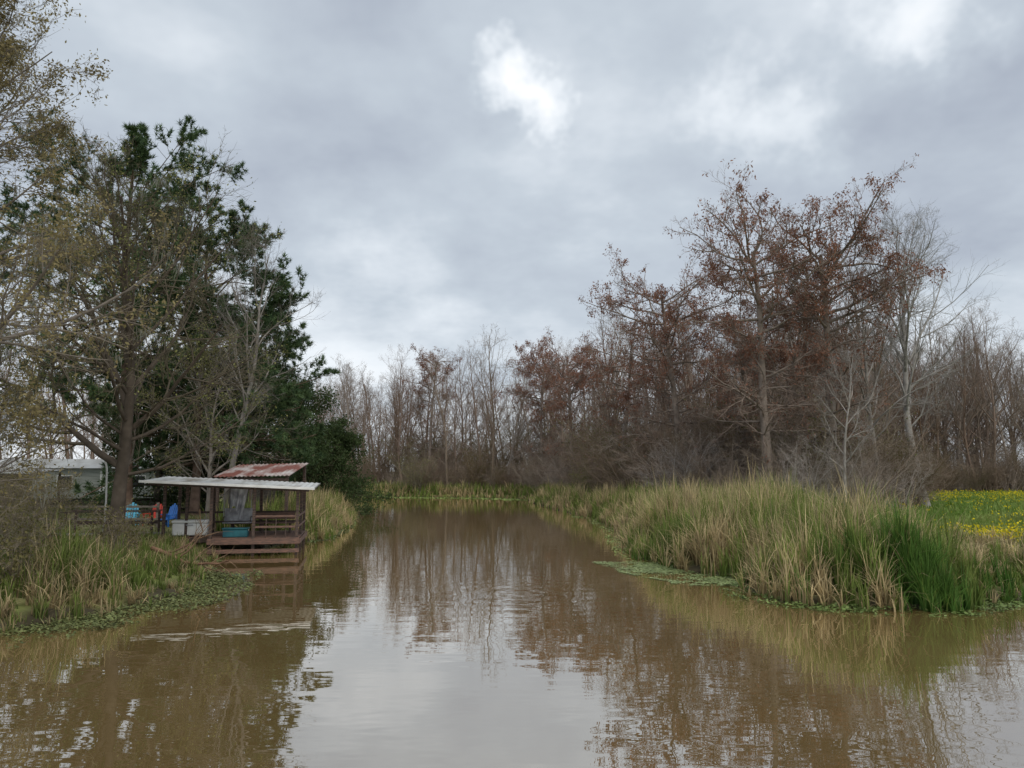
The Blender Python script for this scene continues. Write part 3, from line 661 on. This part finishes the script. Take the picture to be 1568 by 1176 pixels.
def mobile_home(x, y, rot, L, W, wall, roofm):
    z = float(H(x, y)[0]); e = empty('mobile_home', (x, y, z - .05), rot)
    box('skirting', (-L / 2 + .03, -W / 2 + .03, 0), (L / 2 - .03, W / 2 - .03, .6), M_dark, e)
    box('walls', (-L / 2, -W / 2, .602), (L / 2, W / 2, 2.9), wall, e, .02)
    v = np.array([(-L / 2 - .25, -W / 2 - .3, 2.88), (L / 2 + .25, -W / 2 - .3, 2.88), (L / 2 + .25, W / 2 + .3, 2.88), (-L / 2 - .25, W / 2 + .3, 2.88), (-L / 2 - .25, 0, 3.6), (L / 2 + .25, 0, 3.6)])
    me = make_mesh('roof', [(v, [[0, 1, 5, 4], [2, 3, 4, 5], [3, 2, 1, 0]], (1, 1, 1), 0), (v, [[0, 4, 3], [1, 2, 5]], (1, 1, 1), 0)], [roofm]); add_obj('roof', me, parent=e)
    for wx in (-L * .36, -L * .1, L * .32):
        box('window_frame', (wx - .55, -W / 2 - .03, 1.35), (wx + .55, -W / 2 - .002, 2.35), M_white, e); box('window_glass', (wx - .48, -W / 2 - .045, 1.42), (wx + .48, -W / 2 - .032, 2.28), M_glass, e, .002)
    box('door', (L * .1, -W / 2 - .04, .65), (L * .1 + .9, -W / 2 - .002, 2.65), M_white, e)
    for k in range(3): box('step', (L * .1 - .1, -W / 2 - .35 - k * .3, 0), (L * .1 + 1., -W / 2 - .055 - k * .3, .55 - k * .18), M_greyw, e)
mobile_home(-33, 60, .25, 12, 4.5, M_siding, M_tinold)
mobile_home(-47, 56, -.1, 12, 4.6, M_tealwall, M_tinold)
cp = empty('carport')
sheet('roof', [(-36.5, 50, 3.5), (-31.5, 50, 3.35), (-31.5, 54, 3.6), (-36.5, 54, 3.75)], M_tinold, cp, 20, .02, .04)
for (x, y) in [(-36.2, 50.2), (-31.8, 50.2), (-36.2, 53.8), (-31.8, 53.8), (-34, 50.2)]: box('post', (x - .06, y - .06, .5), (x + .06, y + .06, 3.4), M_wood, cp)
box('back_wall', (-36.1, 53.86, .8), (-34, 53.9, 3.3), M_greyw, cp); box('workbench', (-35.5, 52.8, 1.6), (-33, 53.5, 1.66), M_greyw, cp)
for x in (-35.4, -33.1): box('bench_leg', (x, 52.9, .6), (x + .08, 53.4, 1.598), M_wood, cp)

pp = np.array([[(-17.6, 33.2, .6), (-17.55, 33.2, 2.2), (-17.6, 33.2, 3.6), (-17.75, 33.2, 4.2), (-17.5, 33.2, 4.35)]])
add_obj('white_pvc_pipe', make_mesh('white_pvc_pipe', [tube(pp, np.full((1, 5), .04), 8, (.7, .7, .68))], [M_leaf], True))
rb = np.random.default_rng(9); fp = []
a_, ar = grow(np.array([[-12.2, 26.2, .9]]), np.array([[.9, -.35, .22]]), np.array([3.]), np.array([.08]), 8, .2, -.06, .3, rb); fp.append(tube(a_, ar, 7, (.2, .12, .08)))
branch_levels(a_, ar, np.array([3.0]), [(10, .1, 1, 55, 15, .6, .55, 5, .25, .02, 4), (5, .2, 1, 45, 15, .5, .6, 3, .2, 0, 3)], rb, (.2, .13, .08), (.22, .15, .1), fp)
add_obj('fallen_branch', make_mesh('fallen_branch', fp, [M_bark], True))

# ------------------------------------------------------------------ sky, sun
w = bpy.data.worlds.new('World'); scene.world = w; w.use_nodes = True
nt = w.node_tree; n = nt.nodes; l = nt.links; n.clear()
SE, SR = math.radians(55), math.radians(155)
out = n.new('ShaderNodeOutputWorld'); sky = n.new('ShaderNodeTexSky'); sky.sky_type = 'NISHITA'; sky.sun_disc = False
sky.sun_elevation = SE; sky.sun_rotation = SR; sky.air_density = 1; sky.dust_density = 2
bg1 = n.new('ShaderNodeBackground'); bg1.inputs[1].default_value = .1; l.new(sky.outputs[0], bg1.inputs[0])
tc = n.new('ShaderNodeTexCoord'); sp = n.new('ShaderNodeSeparateXYZ'); l.new(tc.outputs['Generated'], sp.inputs[0])
zc = math_('MAXIMUM', sp.outputs['Z'], 0.)
den = math_('ADD', zc, .28)
cb_ = n.new('ShaderNodeCombineXYZ'); l.new(math_('DIVIDE', sp.outputs['X'], den), cb_.inputs[0]); l.new(math_('DIVIDE', sp.outputs['Y'], den), cb_.inputs[1])
def noise(vec, sc, det, ro, dist=0.):
    q = n.new('ShaderNodeTexNoise'); q.inputs['Scale'].default_value = sc; q.inputs['Detail'].default_value = det; q.inputs['Roughness'].default_value = ro; q.inputs['Distortion'].default_value = dist
    l.new(vec, q.inputs['Vector']); return q
n1_ = noise(cb_.outputs[0], 1.15, 2, .5); n2_ = noise(cb_.outputs[0], 3.4, 4, .58)
base = math_('ADD', math_('MULTIPLY', n1_.outputs['Fac'], .62), math_('MULTIPLY', n2_.outputs['Fac'], .38))
hor = math_('MULTIPLY', math_('POWER', math_('SUBTRACT', 1., zc), 5.), .18)
base = math_('ADD', base, hor)
dn = n.new('ShaderNodeVectorMath'); dn.operation = 'MULTIPLY_ADD'
n3_ = noise(tc.outputs['Generated'], 8., 4, .62); dn.inputs[1].default_value = (.22, .22, .22)
l.new(n3_.outputs['Color'], dn.inputs[0])
sb = n.new('ShaderNodeVectorMath'); sb.operation = 'ADD'; sb.inputs[1].default_value = (-.11, -.11, -.11); l.new(tc.outputs['Generated'], sb.inputs[0])
l.new(sb.outputs[0], dn.inputs[2])
def spot(d, a_in, a_out, amp):
    global base
    q = n.new('ShaderNodeVectorMath'); q.operation = 'DISTANCE'; v = Vector(d).normalized(); q.inputs[1].default_value = v; l.new(dn.outputs[0], q.inputs[0])
    mr = n.new('ShaderNodeMapRange'); mr.interpolation_type = 'SMOOTHSTEP'; mr.inputs[1].default_value = a_out; mr.inputs[2].default_value = a_in; mr.inputs[3].default_value = 0; mr.inputs[4].default_value = amp
    l.new(q.outputs['Value'], mr.inputs[0]); base = math_('ADD', base, mr.outputs[0])
spot((.0127, .8755, .462), .0, .075, .42)
spot((.0127, .8755, .462), .0, .2, .06)
spot((.267, .852, .454), .0, .09, .16); spot((.34, .86, .40), 0, .09, .16); spot((.44, .753, .488), .0, .10, .26)
spot((-.204, .958, .2), .0, .22, .14)
spot((-.10, .87, .36), .05, .35, -.07); spot((.42, .83, .34), .02, .22, -.07)
cr = n.new('ShaderNodeValToRGB'); l.new(base, cr.inputs[0]); el = cr.color_ramp.elements
el[0].position = .34; el[0].color = (.36, .40, .47, 1); el[1].position = 1.0; el[1].color = (1., 1., 1.0, 1)
e = el.new(.52); e.color = (.495, .55, .61, 1); e = el.new(.68); e.color = (.73, .775, .82, 1)
bg2 = n.new('ShaderNodeBackground'); bg2.inputs[1].default_value = 1.22; l.new(cr.outputs[0], bg2.inputs[0])
mx = n.new('ShaderNodeMixShader'); mx.inputs[0].default_value = .92; l.new(bg1.outputs[0], mx.inputs[1]); l.new(bg2.outputs[0], mx.inputs[2]); l.new(mx.outputs[0], out.inputs[0])

sun = bpy.data.lights.new('sun', 'SUN'); sun.energy = 1.5; sun.angle = math.radians(30); sun.color = (1, .92, .8)
so = bpy.data.objects.new('sun', sun); COL.objects.link(so)
dv = Vector((math.sin(SR) * math.cos(SE), math.cos(SR) * math.cos(SE), math.sin(SE)))
so.rotation_euler = (-dv).to_track_quat('-Z', 'Y').to_euler()

# ------------------------------------------------------------------ camera
cam = bpy.data.cameras.new('camera'); cam.lens = 26.7; cam.sensor_width = 36; cam.clip_end = 9000; cam.clip_start = .1
co = bpy.data.objects.new('camera', cam); COL.objects.link(co); co.location = (0, 0, 3.5); co.rotation_euler = (math.radians(96.54), 0, 0)
scene.camera = co
